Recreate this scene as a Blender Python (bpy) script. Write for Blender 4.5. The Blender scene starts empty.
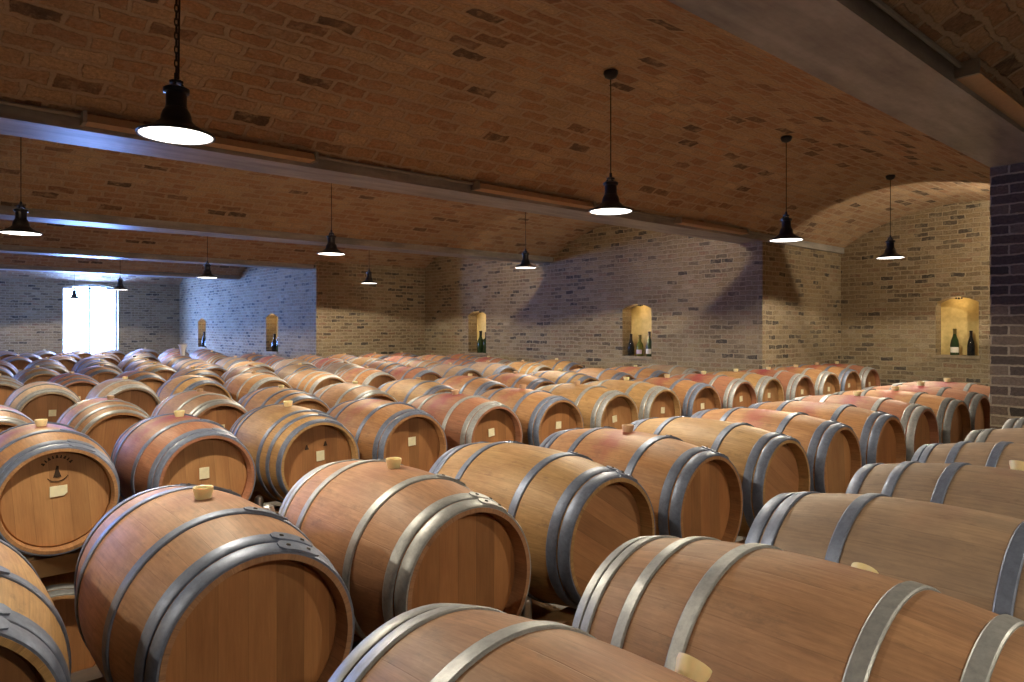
import bpy, math, random
from math import pi, sin, cos, radians as R
from mathutils import Vector
random.seed(7)
SC = bpy.context.scene
COL = SC.collection
S = 0.74            # one unit of the layout grid (barrel pitch) in metres
Z0 = 2.75           # camera height above the floor, in grid units
G = 1.145           # room layout scale

# ---------------------------------------------------------------- camera, light, exposure
cam_d = bpy.data.cameras.new('camera'); cam = bpy.data.objects.new('camera', cam_d); COL.objects.link(cam)
cam.location = (0, 0, Z0*S)
ANG = math.atan2(786.0, 691.3)
cam.rotation_euler = (pi/2, 0, -(pi/2-ANG))
cam_d.sensor_width = 36; cam_d.lens = 36*691.3/1024
cam_d.shift_y = -14/1024
cam_d.clip_end = 200; cam_d.clip_start = 0.05
SC.camera = cam
SC.view_settings.view_transform = 'Standard'; SC.view_settings.look = 'None'
SC.view_settings.gamma = 1; SC.view_settings.use_curve_mapping = False
SC.view_settings.exposure = 0.12
LAMP_W = 195.0
LAMP_COL = (1.0, 0.86, 0.63)
WASH_W = 52.0
UP_W = 15.0
SKY = (0.22, 0.40, 1.0)
SKY_STR = 95.0
w = bpy.data.worlds.new('world'); SC.world = w; w.use_nodes = True
bg = w.node_tree.nodes['Background']; bg.inputs[0].default_value = (*SKY, 1); bg.inputs[1].default_value = SKY_STR
SC.cycles.max_bounces = 7; SC.cycles.diffuse_bounces = 6; SC.cycles.glossy_bounces = 3
SC.cycles.sample_clamp_indirect = 4.0
SC.cycles.caustics_reflective = False; SC.cycles.caustics_refractive = False
try: SC.cycles.use_denoising = True
except Exception: pass

# ---------------------------------------------------------------- node helpers
class NT:
    def __init__(s, name):
        s.m = bpy.data.materials.new(name); s.m.use_nodes = True
        s.t = s.m.node_tree; s.n = s.t.nodes; s.b = s.n['Principled BSDF']
    def new(s, typ, **kw):
        n = s.n.new(typ)
        for k, v in kw.items():
            if k.startswith('_'): setattr(n, k[1:], v)
            else: n.inputs[k.replace('__', ' ')].default_value = v
        return n
    def l(s, a, b): s.t.links.new(a, b)
    def math(s, op, a, b=None, c=None, clamp=False):
        n = s.n.new('ShaderNodeMath'); n.operation = op; n.use_clamp = clamp
        for i, v in enumerate((a, b, c)):
            if v is None: continue
            if isinstance(v, (int, float)): n.inputs[i].default_value = v
            else: s.l(v, n.inputs[i])
        return n.outputs[0]
    def mix(s, f, a, b, mode='MIX'):
        n = s.n.new('ShaderNodeMix'); n.data_type = 'RGBA'; n.blend_type = mode
        for i, v in ((0, f), (6, a), (7, b)):
            if isinstance(v, (int, float)): n.inputs[i].default_value = v
            elif isinstance(v, tuple): n.inputs[i].default_value = (*v, 1) if len(v) == 3 else v
            else: s.l(v, n.inputs[i])
        return n.outputs[2]
    def ramp(s, f, stops, interp='LINEAR'):
        n = s.n.new('ShaderNodeValToRGB'); n.color_ramp.interpolation = interp
        e = n.color_ramp.elements
        while len(e) < len(stops): e.new(0.5)
        for i, (p, c) in enumerate(stops):
            e[i].position = p; e[i].color = (*c, 1) if isinstance(c, tuple) else (c, c, c, 1)
        s.l(f, n.inputs[0]); return n.outputs[0]
    def noise(s, vec, scale, detail=3, rough=.55, off=None):
        n = s.n.new('ShaderNodeTexNoise'); n.inputs['Scale'].default_value = scale
        n.inputs['Detail'].default_value = detail; n.inputs['Roughness'].default_value = rough
        if vec is not None: s.l(vec, n.inputs['Vector'])
        return n.outputs[0]
    def vscale(s, vec, v3, add=None):
        n = s.n.new('ShaderNodeVectorMath'); n.operation = 'MULTIPLY_ADD' if add is not None else 'MULTIPLY'
        s.l(vec, n.inputs[0]); n.inputs[1].default_value = v3
        if add is not None:
            if isinstance(add, tuple): n.inputs[2].default_value = add
            else: s.l(add, n.inputs[2])
        return n.outputs[0]
    def bump(s, h, strength, dist):
        n = s.n.new('ShaderNodeBump'); n.inputs['Strength'].default_value = strength
        n.inputs['Distance'].default_value = dist; s.l(h, n.inputs['Height'])
        s.l(n.outputs[0], s.b.inputs['Normal']); return n
    def out(s, col=None, rough=None, metal=None):
        for v, k in ((col, 'Base Color'), (rough, 'Roughness'), (metal, 'Metallic')):
            if v is None: continue
            if isinstance(v, (int, float)): s.b.inputs[k].default_value = v
            elif isinstance(v, tuple): s.b.inputs[k].default_value = (*v, 1)
            else: s.l(v, s.b.inputs[k])
        return s.m

def brick_mat(name, stops, mortar, bw, bh, ms, warp=.012, dirt=.5, bump=.6, cover=.0, bdist=.01):
    t = NT(name)
    tc = t.new('ShaderNodeTexCoord'); uv = tc.outputs['UV']
    nz = t.n.new('ShaderNodeTexNoise'); nz.inputs['Scale'].default_value = 7; nz.inputs['Detail'].default_value = 2
    t.l(uv, nz.inputs['Vector'])
    c1 = t.vscale(nz.outputs['Color'], (warp*2,)*3, (-warp, -warp, 0))
    nz2 = t.n.new('ShaderNodeTexNoise'); nz2.inputs['Scale'].default_value = 30; nz2.inputs['Detail'].default_value = 2
    t.l(uv, nz2.inputs['Vector'])
    c2 = t.vscale(nz2.outputs['Color'], (.012, .012, 0), c1)
    a = t.n.new('ShaderNodeVectorMath'); a.operation = 'ADD'; t.l(uv, a.inputs[0]); t.l(c2, a.inputs[1])
    b = t.new('ShaderNodeTexBrick', Color1=(0, 0, 0, 1), Color2=(1, 1, 1, 1), Mortar=(.5, .5, .5, 1), Scale=1.0)
    b.inputs['Mortar Size'].default_value = ms; b.inputs['Mortar Smooth'].default_value = .35
    b.inputs['Bias'].default_value = 0; b.inputs['Brick Width'].default_value = bw; b.inputs['Row Height'].default_value = bh
    b.offset = .5; b.squash = 1
    t.l(a.outputs[0], b.inputs['Vector'])
    rnd = t.math('ADD', b.outputs['Color'], t.math('MULTIPLY', t.math('SUBTRACT', t.noise(uv, 9, 3), .5), .16), clamp=True)
    base = t.ramp(rnd, stops, 'LINEAR')
    n3 = t.noise(uv, 45, 4, .7)
    base = t.mix(.75, base, t.ramp(n3, [(.28, .35), (.66, 1.0)]), 'MULTIPLY')
    n4 = t.noise(uv, 1.3, 4)
    base = t.mix(dirt, base, t.ramp(n4, [(.3, (.55, .5, .47)), (.65, (1, 1, 1))]), 'MULTIPLY')
    fac = b.outputs['Fac']
    if cover:
        cv = t.ramp(t.noise(uv, 11, 4, .65), [(.5, 0.0), (.68, cover)])
        fac = t.math('MAXIMUM', fac, cv)
    mort = t.mix(.5, mortar, t.ramp(n3, [(.3, .5), (.7, 1.0)]), 'MULTIPLY')
    col = t.mix(fac, base, mort)
    h = t.math('ADD', t.math('MULTIPLY', t.math('SUBTRACT', 1.0, b.outputs['Fac']), 1.0), t.math('MULTIPLY', n3, .7))
    h = t.math('ADD', h, t.math('MULTIPLY', b.outputs['Color'], .35))
    t.bump(h, bump, bdist)
    return t.out(col, .9)

M = {}
M['wall'] = brick_mat('old_yellow_brick', [(0, (.10, .09, .08)), (.06, (.20, .165, .13)), (.18, (.34, .265, .18)), (.35, (.50, .38, .23)), (.5, (.40, .31, .20)), (.65, (.55, .44, .28)), (.8, (.45, .36, .25)), (.88, (.45, .29, .19)), (1, (.60, .50, .36))],
                      (.50, .42, .30), .205, .074, .011, warp=.022, dirt=.7, cover=.7, bump=1.0, bdist=.03)
M['pier'] = brick_mat('dark_pier_brick', [(0, (.06, .05, .042)), (.3, (.14, .105, .085)), (.6, (.21, .15, .115)), (1, (.28, .215, .165))],
                      (.45, .37, .28), .25, .079, .009, warp=.010, dirt=.5, bump=1.0, bdist=.02)
M['vault'] = brick_mat('vault_brick', [(0, (.17, .12, .09)), (.05, (.34, .22, .15)), (.12, (.52, .29, .18)), (.3, (.68, .42, .25)), (.45, (.57, .35, .22)), (.6, (.72, .50, .31)), (.8, (.78, .57, .37)), (.92, (.55, .33, .21)), (1, (.68, .48, .32))],
                       (.58, .44, .31), .27, .125, .019, warp=.035, dirt=.6, bump=.8, cover=.75, bdist=.02)

def concrete():
    t = NT('beam_concrete'); tc = t.new('ShaderNodeTexCoord'); o = tc.outputs['Object']
    a = t.noise(t.vscale(o, (.6, 3.5, 3.5)), 2.0, 5, .6)
    b = t.noise(o, 22, 4, .6)
    c = t.ramp(a, [(.3, (.19, .185, .18)), (.5, (.34, .33, .315)), (.66, (.47, .46, .44))])
    c = t.mix(.4, c, t.ramp(b, [(.3, .6), (.7, 1.0)]), 'MULTIPLY')
    t.bump(b, .12, .002); return t.out(c, .42)
M['concrete'] = concrete()

def floor_mat():
    t = NT('cellar_floor'); tc = t.new('ShaderNodeTexCoord')
    n = t.noise(tc.outputs['Object'], 3, 5); t.bump(n, .2, .01)
    return t.out(t.ramp(n, [(.3, (.09, .085, .08)), (.7, (.17, .155, .14))]), .8)
M['floor'] = floor_mat()

def plaster():
    t = NT('niche_plaster'); tc = t.new('ShaderNodeTexCoord')
    n = t.noise(tc.outputs['Object'], 14, 4); t.bump(n, .2, .003)
    return t.out(t.ramp(n, [(.3, (.62, .48, .20)), (.7, (.78, .62, .28))]), .85)
M['plaster'] = plaster()

def stave_mat(name, base, dark, stain, stain_col=(.30, .06, .055), grey=0.0, top_stain=True):
    t = NT(name); tc = t.new('ShaderNodeTexCoord'); o = tc.outputs['Object']
    oi = t.n.new('ShaderNodeObjectInfo'); rnd = oi.outputs['Random']
    sp = t.n.new('ShaderNodeSeparateXYZ'); t.l(o, sp.inputs[0]); X, Y, Z = sp.outputs
    ang = t.math('ARCTAN2', X, Z)
    ns = 27
    k = t.math('MULTIPLY', ang, ns/(2*pi))
    kk = t.math('ADD', k, 40.5)
    fl = t.math('FLOOR', kk); fr = t.math('SUBTRACT', kk, fl)
    wn = t.n.new('ShaderNodeTexWhiteNoise'); wn.noise_dimensions = '2D'
    cx = t.n.new('ShaderNodeCombineXYZ'); t.l(fl, cx.inputs[0]); t.l(t.math('MULTIPLY', rnd, 91.7), cx.inputs[1])
    t.l(cx.outputs[0], wn.inputs['Vector'])
    st = wn.outputs['Value']
    # wood coordinates: along the barrel, round the barrel, random offset
    wc = t.n.new('ShaderNodeCombineXYZ')
    t.l(t.math('MULTIPLY', ang, .34), wc.inputs[0]); t.l(Y, wc.inputs[1]); t.l(t.math('ADD', t.math('MULTIPLY', rnd, 37), t.math('MULTIPLY', st, .6)), wc.inputs[2])
    w = wc.outputs[0]
    grain = t.noise(t.vscale(w, (1, .06, 1)), 110, 3, .7)
    mott = t.noise(t.vscale(w, (1, .45, 1)), 12, 5, .68)
    big = t.noise(w, 3.2, 3, .5)
    c = t.mix(t.ramp(mott, [(.3, 0.0), (.72, 1.0)]), base, dark)
    c = t.mix(.6, c, t.ramp(grain, [(.28, .5), (.62, 1.0)]), 'MULTIPLY')
    c = t.mix(.8, c, t.ramp(st, [(0, .86), (1, 1.06)]), 'MULTIPLY')
    c = t.mix(1.0, c, t.ramp(rnd, [(0, (.82, .86, .90)), (.5, (.97, .98, .97)), (1, (.93, 1.0, 1.03))]), 'MULTIPLY')
    # blotches
    bl = t.ramp(t.noise(t.vscale(w, (1.4, .8, 1)), 16, 4, .7), [(.56, 0.0), (.72, 1.0)])
    c = t.mix(t.math('MULTIPLY', bl, .5), c, (.14, .085, .055))
    if grey:
        c = t.mix(t.math('MULTIPLY', t.ramp(big, [(.25, .3), (.6, 1.0)]), grey), c, (.25, .20, .165))
    # wine spilt round the bung, running down the belly
    yy = t.math('DIVIDE', Y, .13); a2 = t.math('DIVIDE', ang, 1.15)
    d = t.math('SQRT', t.math('ADD', t.math('MULTIPLY', yy, yy), t.math('MULTIPLY', a2, a2)))
    d = t.math('ADD', d, t.math('MULTIPLY', t.math('SUBTRACT', t.noise(w, 10, 4, .65), .5), 1.7))
    sm = t.ramp(d, [(.25, 1.0), (1.15, 0.0)])
    c = t.mix(t.math('MULTIPLY', sm, stain), c, stain_col)
    # seams
    e = t.math('MINIMUM', fr, t.math('SUBTRACT', 1.0, fr))
    seam = t.ramp(e, [(0.0, 1.0), (.022, 0.0)])
    c = t.mix(t.math('MULTIPLY', seam, .22), c, (.06, .035, .02))
    hgt = t.math('SUBTRACT', t.math('MULTIPLY', grain, .6), t.math('MULTIPLY', seam, .5))
    t.bump(hgt, .35, .0022)
    return t.out(c, t.math('ADD', .47, t.math('MULTIPLY', mott, .22)))

OAK = (.47, .245, .105); OAKD = (.335, .150, .062)
M['oak'] = stave_mat('oak_staves_clean', (.53, .29, .125), (.36, .175, .075), .0)
M['oak_light'] = stave_mat('oak_staves_pale', (.60, .36, .15), (.44, .235, .095), .10)
M['oak_stain'] = stave_mat('oak_staves_wine_stained', (.53, .275, .12), (.36, .165, .07), .75)
M['oak_red'] = stave_mat('oak_staves_red', (.46, .21, .115), (.37, .145, .085), .92, (.27, .035, .05))
M['oak_grey'] = stave_mat('oak_staves_weathered', (.50, .33, .205), (.31, .20, .135), .25, (.26, .09, .07), .35)
M['oak_brown'] = stave_mat('oak_staves_brown', (.54, .275, .14), (.36, .17, .085), .35, (.30, .11, .07), .12)

def head_mat(name, tilt, base, dark):
    t = NT(name); tc = t.new('ShaderNodeTexCoord')
    rt = t.n.new('ShaderNodeVectorRotate'); rt.rotation_type = 'Y_AXIS'; rt.inputs['Angle'].default_value = tilt
    t.l(tc.outputs['Object'], rt.inputs['Vector']); o = rt.outputs[0]
    oi = t.n.new('ShaderNodeObjectInfo'); rnd = oi.outputs['Random']
    sp = t.n.new('ShaderNodeSeparateXYZ'); t.l(o, sp.inputs[0]); X, Y, Z = sp.outputs
    kk = t.math('ADD', t.math('DIVIDE', X, .082), 20.3); fl = t.math('FLOOR', kk); fr = t.math('SUBTRACT', kk, fl)
    wn = t.n.new('ShaderNodeTexWhiteNoise'); wn.noise_dimensions = '2D'
    cx = t.n.new('ShaderNodeCombineXYZ'); t.l(fl, cx.inputs[0]); t.l(t.math('MULTIPLY', rnd, 77), cx.inputs[1]); t.l(cx.outputs[0], wn.inputs['Vector'])
    st = wn.outputs['Value']
    wc = t.n.new('ShaderNodeCombineXYZ'); t.l(X, wc.inputs[0]); t.l(Z, wc.inputs[1]); t.l(t.math('ADD', t.math('MULTIPLY', rnd, 31), t.math('MULTIPLY', st, 3)), wc.inputs[2])
    w = wc.outputs[0]
    g = t.noise(t.vscale(w, (1, .05, 1)), 120, 3, .7); m_ = t.noise(t.vscale(w, (1, .3, 1)), 9, 4)
    c = t.mix(t.ramp(m_, [(.3, 0.0), (.72, 1.0)]), base, dark)
    c = t.mix(.5, c, t.ramp(g, [(.25, .6), (.65, 1.0)]), 'MULTIPLY')
    c = t.mix(.9, c, t.ramp(st, [(0, .74), (.5, .95), (1, 1.12)]), 'MULTIPLY')
    e = t.math('MINIMUM', fr, t.math('SUBTRACT', 1.0, fr)); seam = t.ramp(e, [(0.0, 1.0), (.02, 0.0)])
    c = t.mix(t.math('MULTIPLY', seam, .4), c, (.07, .04, .02))
    t.bump(t.math('SUBTRACT', t.math('MULTIPLY', g, .4), seam), .3, .002)
    return t.out(c, .5)
M['head'] = head_mat('oak_head', 0, (.45, .215, .085), (.33, .14, .055))
M['head_tilt'] = head_mat('oak_head_slanted_planks', R(58), (.47, .24, .11), (.34, .16, .075))
M['head_pale'] = head_mat('oak_head_pale', R(4), (.52, .28, .12), (.40, .19, .08))

def metal(name, a, b, rough=.42, met=.75):
    t = NT(name); tc = t.new('ShaderNodeTexCoord'); o = tc.outputs['Object']
    n = t.noise(o, 40, 5, .7); n2 = t.noise(o, 5, 3)
    c = t.mix(t.ramp(n, [(.3, 0.0), (.7, 1.0)]), a, b)
    c = t.mix(.5, c, t.ramp(n2, [(.3, .7), (.7, 1.0)]), 'MULTIPLY')
    t.bump(n, .12, .001)
    return t.out(c, t.math('ADD', rough-.1, t.math('MULTIPLY', n, .25)), met)
M['steel'] = metal('galvanised_hoop', (.48, .50, .52), (.32, .34, .36), .46, .5)
M['steel_blue'] = metal('grey_blue_hoop', (.23, .28, .41), (.155, .185, .27), .46, .45)
M['steel_dark'] = metal('dark_hoop', (.23, .24, .25), (.15, .155, .165), .5, .45)
M['rivet'] = metal('rivet_iron', (.08, .075, .07), (.05, .045, .045), .5, .7)
M['tube'] = metal('rack_steel', (.55, .56, .58), (.42, .43, .45), .3, .9)

def plain(name, col, rough=.5, metal=0., noise=.12, scale=30, **kw):
    t = NT(name); tc = t.new('ShaderNodeTexCoord'); n = t.noise(tc.outputs['Object'], scale, 3)
    c = t.mix(1.0, col, t.ramp(n, [(.3, 1-noise), (.7, 1.0)]), 'MULTIPLY')
    m = t.out(c, rough, metal)
    for k, v in kw.items(): t.b.inputs[k.replace('__', ' ')].default_value = v
    return m
M['bung'] = plain('cream_silicone', (.86, .74, .42), .45, Subsurface__Weight=.15)
M['bung_wood'] = plain('wooden_bung', (.62, .42, .26), .6)
M['bung_dark'] = plain('dark_bung', (.03, .03, .03), .5)
M['card'] = plain('cream_paper', (.83, .77, .55), .8)
M['brand'] = plain('burnt_mark', (.05, .025, .012), .8)
M['lamp_black'] = plain('black_enamel', (.012, .012, .014), .35)
M['lamp_white'] = plain('white_enamel', (.85, .85, .83), .4)
M['chain'] = plain('old_iron', (.05, .035, .02), .5, .6)
M['tray'] = plain('tan_painted_metal', (.60, .42, .27), .55)
M['conduit'] = plain('grey_conduit', (.36, .34, .31), .45, .3)
M['timber'] = plain('rack_timber', (.46, .27, .12), .7, 0, .3, 9)
M['sill'] = plain('stone_sill', (.42, .34, .24), .8, 0, .3, 12)
M['frame'] = plain('white_window_frame', (.75, .78, .8), .5)
M['g_green'] = plain('green_glass', (.025, .05, .018), .07, Coat__Weight=.5)
M['g_black'] = plain('dark_glass', (.008, .010, .012), .07, Coat__Weight=.5)
M['g_olive'] = plain('olive_glass', (.14, .14, .025), .08, Coat__Weight=.5)
M['foil'] = plain('dark_foil', (.03, .022, .02), .3, .5)
M['foil_gold'] = plain('olive_foil', (.16, .12, .035), .35, .4)
M['paper_w'] = plain('white_label_paper', (.82, .80, .74), .7)
M['paper_p'] = plain('lilac_label_paper', (.62, .50, .66), .7)
M['plastic_white'] = plain('white_plastic', (.85, .87, .88), .4)
def emis(name, col, s):
    t = NT(name); t.b.inputs['Emission Color'].default_value = (*col, 1); t.b.inputs['Emission Strength'].default_value = s
    return t.out((.9, .9, .88), .4)
M['glow'] = emis('lit_lamp_glass', (1.0, .93, .84), 5.0)
def glass():
    t = NT('window_glass'); g = t.n.new('ShaderNodeBsdfTransparent'); g.inputs[0].default_value = (.92, .95, .97, 1)
    gl = t.n.new('ShaderNodeBsdfGlossy'); gl.inputs['Roughness'].default_value = .03
    mx = t.n.new('ShaderNodeMixShader'); mx.inputs[0].default_value = .06
    t.l(g.outputs[0], mx.inputs[1]); t.l(gl.outputs[0], mx.inputs[2])
    t.l(mx.outputs[0], t.n['Material Output'].inputs['Surface']); return t.m
M['glass'] = glass()

# ---------------------------------------------------------------- mesh helpers (grid units in, metres out)
class MB:
    def __init__(s): s.v = []; s.f = []; s.uv = {}
    def quad(s, pts, uvs=None):
        i = len(s.v); s.v += [tuple(p) for p in pts]; s.f.append(tuple(range(i, i+len(pts))))
        if uvs: s.uv[len(s.f)-1] = uvs
    def box(s, x0, x1, y0, y1, z0, z1, brick=False):
        c = [(x, y, z) for z in (z0, z1) for y in (y0, y1) for x in (x0, x1)]
        for idx, ax in (((0, 1, 5, 4), 0), ((3, 2, 6, 7), 0), ((2, 0, 4, 6), 1), ((1, 3, 7, 5), 1), ((4, 5, 7, 6), 2), ((2, 3, 1, 0), 2)):
            pts = [c[k] for k in idx]
            s.quad(pts, [((p[0], p[2]), (p[1], p[2]), (p[0], p[1]))[ax] for p in pts])
    def tube(s, p0, p1, r, n=10, caps=True, r1=None):
        p0, p1 = Vector(p0), Vector(p1); d = (p1-p0).normalized()
        a = Vector((0, 0, 1)) if abs(d.z) < .9 else Vector((1, 0, 0))
        u = d.cross(a).normalized(); v = d.cross(u); r1 = r if r1 is None else r1
        i = len(s.v)
        for k in range(n):
            t = 2*pi*k/n; s.v.append(tuple(p0+(u*cos(t)+v*sin(t))*r)); s.v.append(tuple(p1+(u*cos(t)+v*sin(t))*r1))
        for k in range(n):
            j = (k+1) % n; s.f.append((i+2*k, i+2*k+1, i+2*j+1, i+2*j))
        if caps:
            s.f.append(tuple(i+2*k for k in range(n))); s.f.append(tuple(i+2*k+1 for k in reversed(range(n))))
    def lathe(s, prof, n=24, axis='z', c=(0, 0, 0), close=False):
        """profile of (height along axis, radius); revolved"""
        i = len(s.v); m = len(prof)
        for k in range(n):
            t = 2*pi*k/n
            for (h, r) in prof:
                if axis == 'z': s.v.append((c[0]+r*cos(t), c[1]+r*sin(t), c[2]+h))
                else: s.v.append((c[0]+r*sin(t), c[1]+h, c[2]+r*cos(t)))
        rng = m if close else m-1
        for k in range(n):
            j = (k+1) % n
            for q in range(rng):
                q2 = (q+1) % m
                s.f.append((i+k*m+q, i+j*m+q, i+j*m+q2, i+k*m+q2) if axis == 'z' else (i+k*m+q, i+j*m+q, i+j*m+q2, i+k*m+q2))
    def mesh(s, name, mat=None, smooth=True, ang=35):
        me = bpy.data.meshes.new(name)
        me.from_pydata([(x*S, y*S, z*S) for x, y, z in s.v], [], s.f)
        if s.uv:
            L = me.uv_layers.new(name='UVMap')
            for p in me.polygons:
                u = s.uv.get(p.index)
                if u:
                    for li, q in zip(p.loop_indices, u): L.data[li].uv = (q[0]*S, q[1]*S)
        if mat: me.materials.append(mat)
        me.validate()
        import bmesh
        bm = bmesh.new(); bm.from_mesh(me); bmesh.ops.remove_doubles(bm, verts=bm.verts, dist=1e-5)
        if not s.uv: bmesh.ops.recalc_face_normals(bm, faces=bm.faces)
        bm.to_mesh(me); bm.free()
        if smooth:
            me.polygons.foreach_set('use_smooth', [True]*len(me.polygons))
            me.set_sharp_from_angle(angle=R(ang))
        return me
def link(name, me, parent=None, loc=None, rot=None, mat=None):
    o = bpy.data.objects.new(name, me); COL.objects.link(o)
    if parent: o.parent = parent
    if loc: o.location = [c*S for c in loc]
    if rot: o.rotation_euler = rot
    if mat: o.material_slots[0].link = 'OBJECT'; o.material_slots[0].material = mat
    return o
def empty(name, loc, rot=(0, 0, 0)):
    o = bpy.data.objects.new(name, None); COL.objects.link(o); o.empty_display_size = .1
    o.location = [c*S for c in loc]; o.rotation_euler = rot; return o
def tag(o, label, cat, group=None):
    o['label'] = label; o['category'] = cat
    if group: o['group'] = group
    return o
def struct(name, mb, mat, parent=None, smooth=False):
    o = link(name, mb.mesh(name, mat, smooth), parent)
    if not parent: o['kind'] = 'structure'
    return o
def zz(z): return z+Z0        # heights measured from the camera

# ---------------------------------------------------------------- room
XL = -9.0
XA, XB, XC = 14.45*G, 11.3*G, 7.95*G
J1, J3, YF, YR = 6.2*G, 16.65*G, 28.4*G, -4.2*G
BEAMS = [(1.40*G, 1.913*G), (6.13*G, 6.66*G), (11.40*G, 11.93*G), (16.78*G, 17.30*G), (22.0*G, 22.52*G)]
ZB = 1.5*G; ZS = 1.62*G; ZC = 2.27*G; ZT = 2.9*G
PIER_X = 7.67*G

def wall_with_niches(axis, pos, a0, a1, z0, z1, openings, sign):
    """flat wall face on plane X=pos (axis 'x') or Y=pos (axis 'y'), with arched openings (c0,c1,zb,zspring,ztop,depth)"""
    m = MB(); inner = MB(); back = MB()
    def P(a, z, d=0): return (pos+sign*d, a, z) if axis == 'x' else (a, pos+sign*d, z)
    def q(mb, pts, uvs):
        flip = (axis == 'x') == (sign > 0)
        if flip: pts, uvs = pts[::-1], uvs[::-1]
        mb.quad(pts, uvs)
    cuts = a0
    for (c0, c1, zb, zsp, zt, dep) in sorted(openings):
        q(m, [P(cuts, z0), P(c0, z0), P(c0, z1), P(cuts, z1)], [(cuts, z0), (c0, z0), (c0, z1), (cuts, z1)])
        n = 10
        for i in range(n):
            s0, s1 = i/n, (i+1)/n; b0, b1 = c0+(c1-c0)*s0, c0+(c1-c0)*s1
            t0 = zsp+(zt-zsp)*(1-(2*s0-1)**2); t1 = zsp+(zt-zsp)*(1-(2*s1-1)**2)
            q(m, [P(b0, z0), P(b1, z0), P(b1, zb), P(b0, zb)], [(b0, z0), (b1, z0), (b1, zb), (b0, zb)])
            q(m, [P(b0, t0), P(b1, t1), P(b1, z1), P(b0, z1)], [(b0, t0), (b1, t1), (b1, z1), (b0, z1)])
            q(inner, [P(b0, t0), P(b0, t0, dep), P(b1, t1, dep), P(b1, t1)], [(b0, 0), (b0, dep), (b1, dep), (b1, 0)])
            q(back, [P(b0, zb, dep), P(b1, zb, dep), P(b1, t1, dep), P(b0, t0, dep)], [(b0, zb), (b1, zb), (b1, t1), (b0, t0)])
        q(inner, [P(c0, zb), P(c0, zb, dep), P(c0, zsp, dep), P(c0, zsp)], [(0, zb), (dep, zb), (dep, zsp), (0, zsp)])
        q(inner, [P(c1, zb, dep), P(c1, zb), P(c1, zsp), P(c1, zsp, dep)], [(dep, zb), (0, zb), (0, zsp), (dep, zsp)])
        q(inner, [P(c0, zb), P(c1, zb), P(c1, zb, dep), P(c0, zb, dep)], [(c0, 0), (c1, 0), (c1, dep), (c0, dep)])
        cuts = c1
    q(m, [P(cuts, z0), P(a1, z0), P(a1, z1), P(cuts, z1)], [(cuts, z0), (a1, z0), (a1, z1), (cuts, z1)])
    return m, inner, back
def niche(yc, zb=-.60, zt=.47, hw=.375):
    return ((yc-hw)*G, (yc+hw)*G, zz(zb*G), zz((zt-.10)*G), zz(zt*G), .34)
NICHES = {'A': [niche(4.12, -.53, .55, .345)], 'B': [niche(8.97, -.61, .47), niche(14.24, -.69, .42)], 'C': [niche(19.5, -.72, .38, .43), niche(25.72, -.72, .30, .43)]}
Ztop = zz(ZT)
def end_wall(name, X, y0, y1, nich):
    m, i, b = wall_with_niches('x', X, y0, y1, 0, Ztop, nich, 1)
    # solid mass behind the face
    m.box(X+.5, X+.8, y0+.2, y1, 0, Ztop)
    o = struct(name, m, M['wall'])
    struct('niche_reveal', i, M['wall'], o); struct('niche_back', b, M['plaster'], o)
end_wall('wall_right', XA, YR, J1+.3, NICHES['A'])
end_wall('wall_end', XB, J1, J3+.3, NICHES['B'])
end_wall('wall_left_end', XC, J3, YF, NICHES['C'])
def jog(name, Y, x0, x1):
    m = MB(); m.quad([(x0, Y, 0), (x1, Y, 0), (x1, Y, Ztop), (x0, Y, Ztop)], [(x0+.1, 0), (x1+.1, 0), (x1+.1, Ztop), (x0+.1, Ztop)])
    m.box(x0+.02, x1, Y+.3, Y+.5, 0, Ztop); struct(name, m, M['wall'])
jog('wall_recess_near', J1, XB, XA+.1); jog('wall_recess_far', J3, XC, XB+.1)
# far wall with the daylight window, and one more window beyond the left of the picture
WX0, WX1 = 4.14*G, 5.87*G
wins_far = [(WX0, WX1, zz(-1.35*G), zz(1.38*G), zz(1.52*G), .45), (-3.2, -1.2, zz(-1.35*G), zz(1.38*G), zz(1.52*G), .45)]
m, i, b = wall_with_niches('y', YF, XL, XC+.8, 0, Ztop, wins_far, 1)
o = struct('wall_far', m, M['wall']); struct('window_reveal', i, M['wall'], o)
bays_c = [4.02*G, 9.03*G, 14.35*G, 19.65*G, 25.4*G]
wins_left = [(y-w_, y+w_, zz(-.9*G), zz(1.1*G), zz(1.30*G), .45) for y, w_ in zip(bays_c[4:], (1.7,))]
m, i, b = wall_with_niches('x', XL, YR, YF, 0, Ztop, wins_left, -1)
o = struct('wall_left', m, M['wall']); struct('window_reveal', i, M['wall'], o)
m = MB(); m.box(XL, XA+.8, YR-.3, YR, 0, Ztop); struct('wall_rear', m, M['wall'])
m = MB(); m.box(XL-.8, XA+1, YR-.3, YF+.6, -.2, 0); struct('floor', m, M['floor'])

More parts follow.
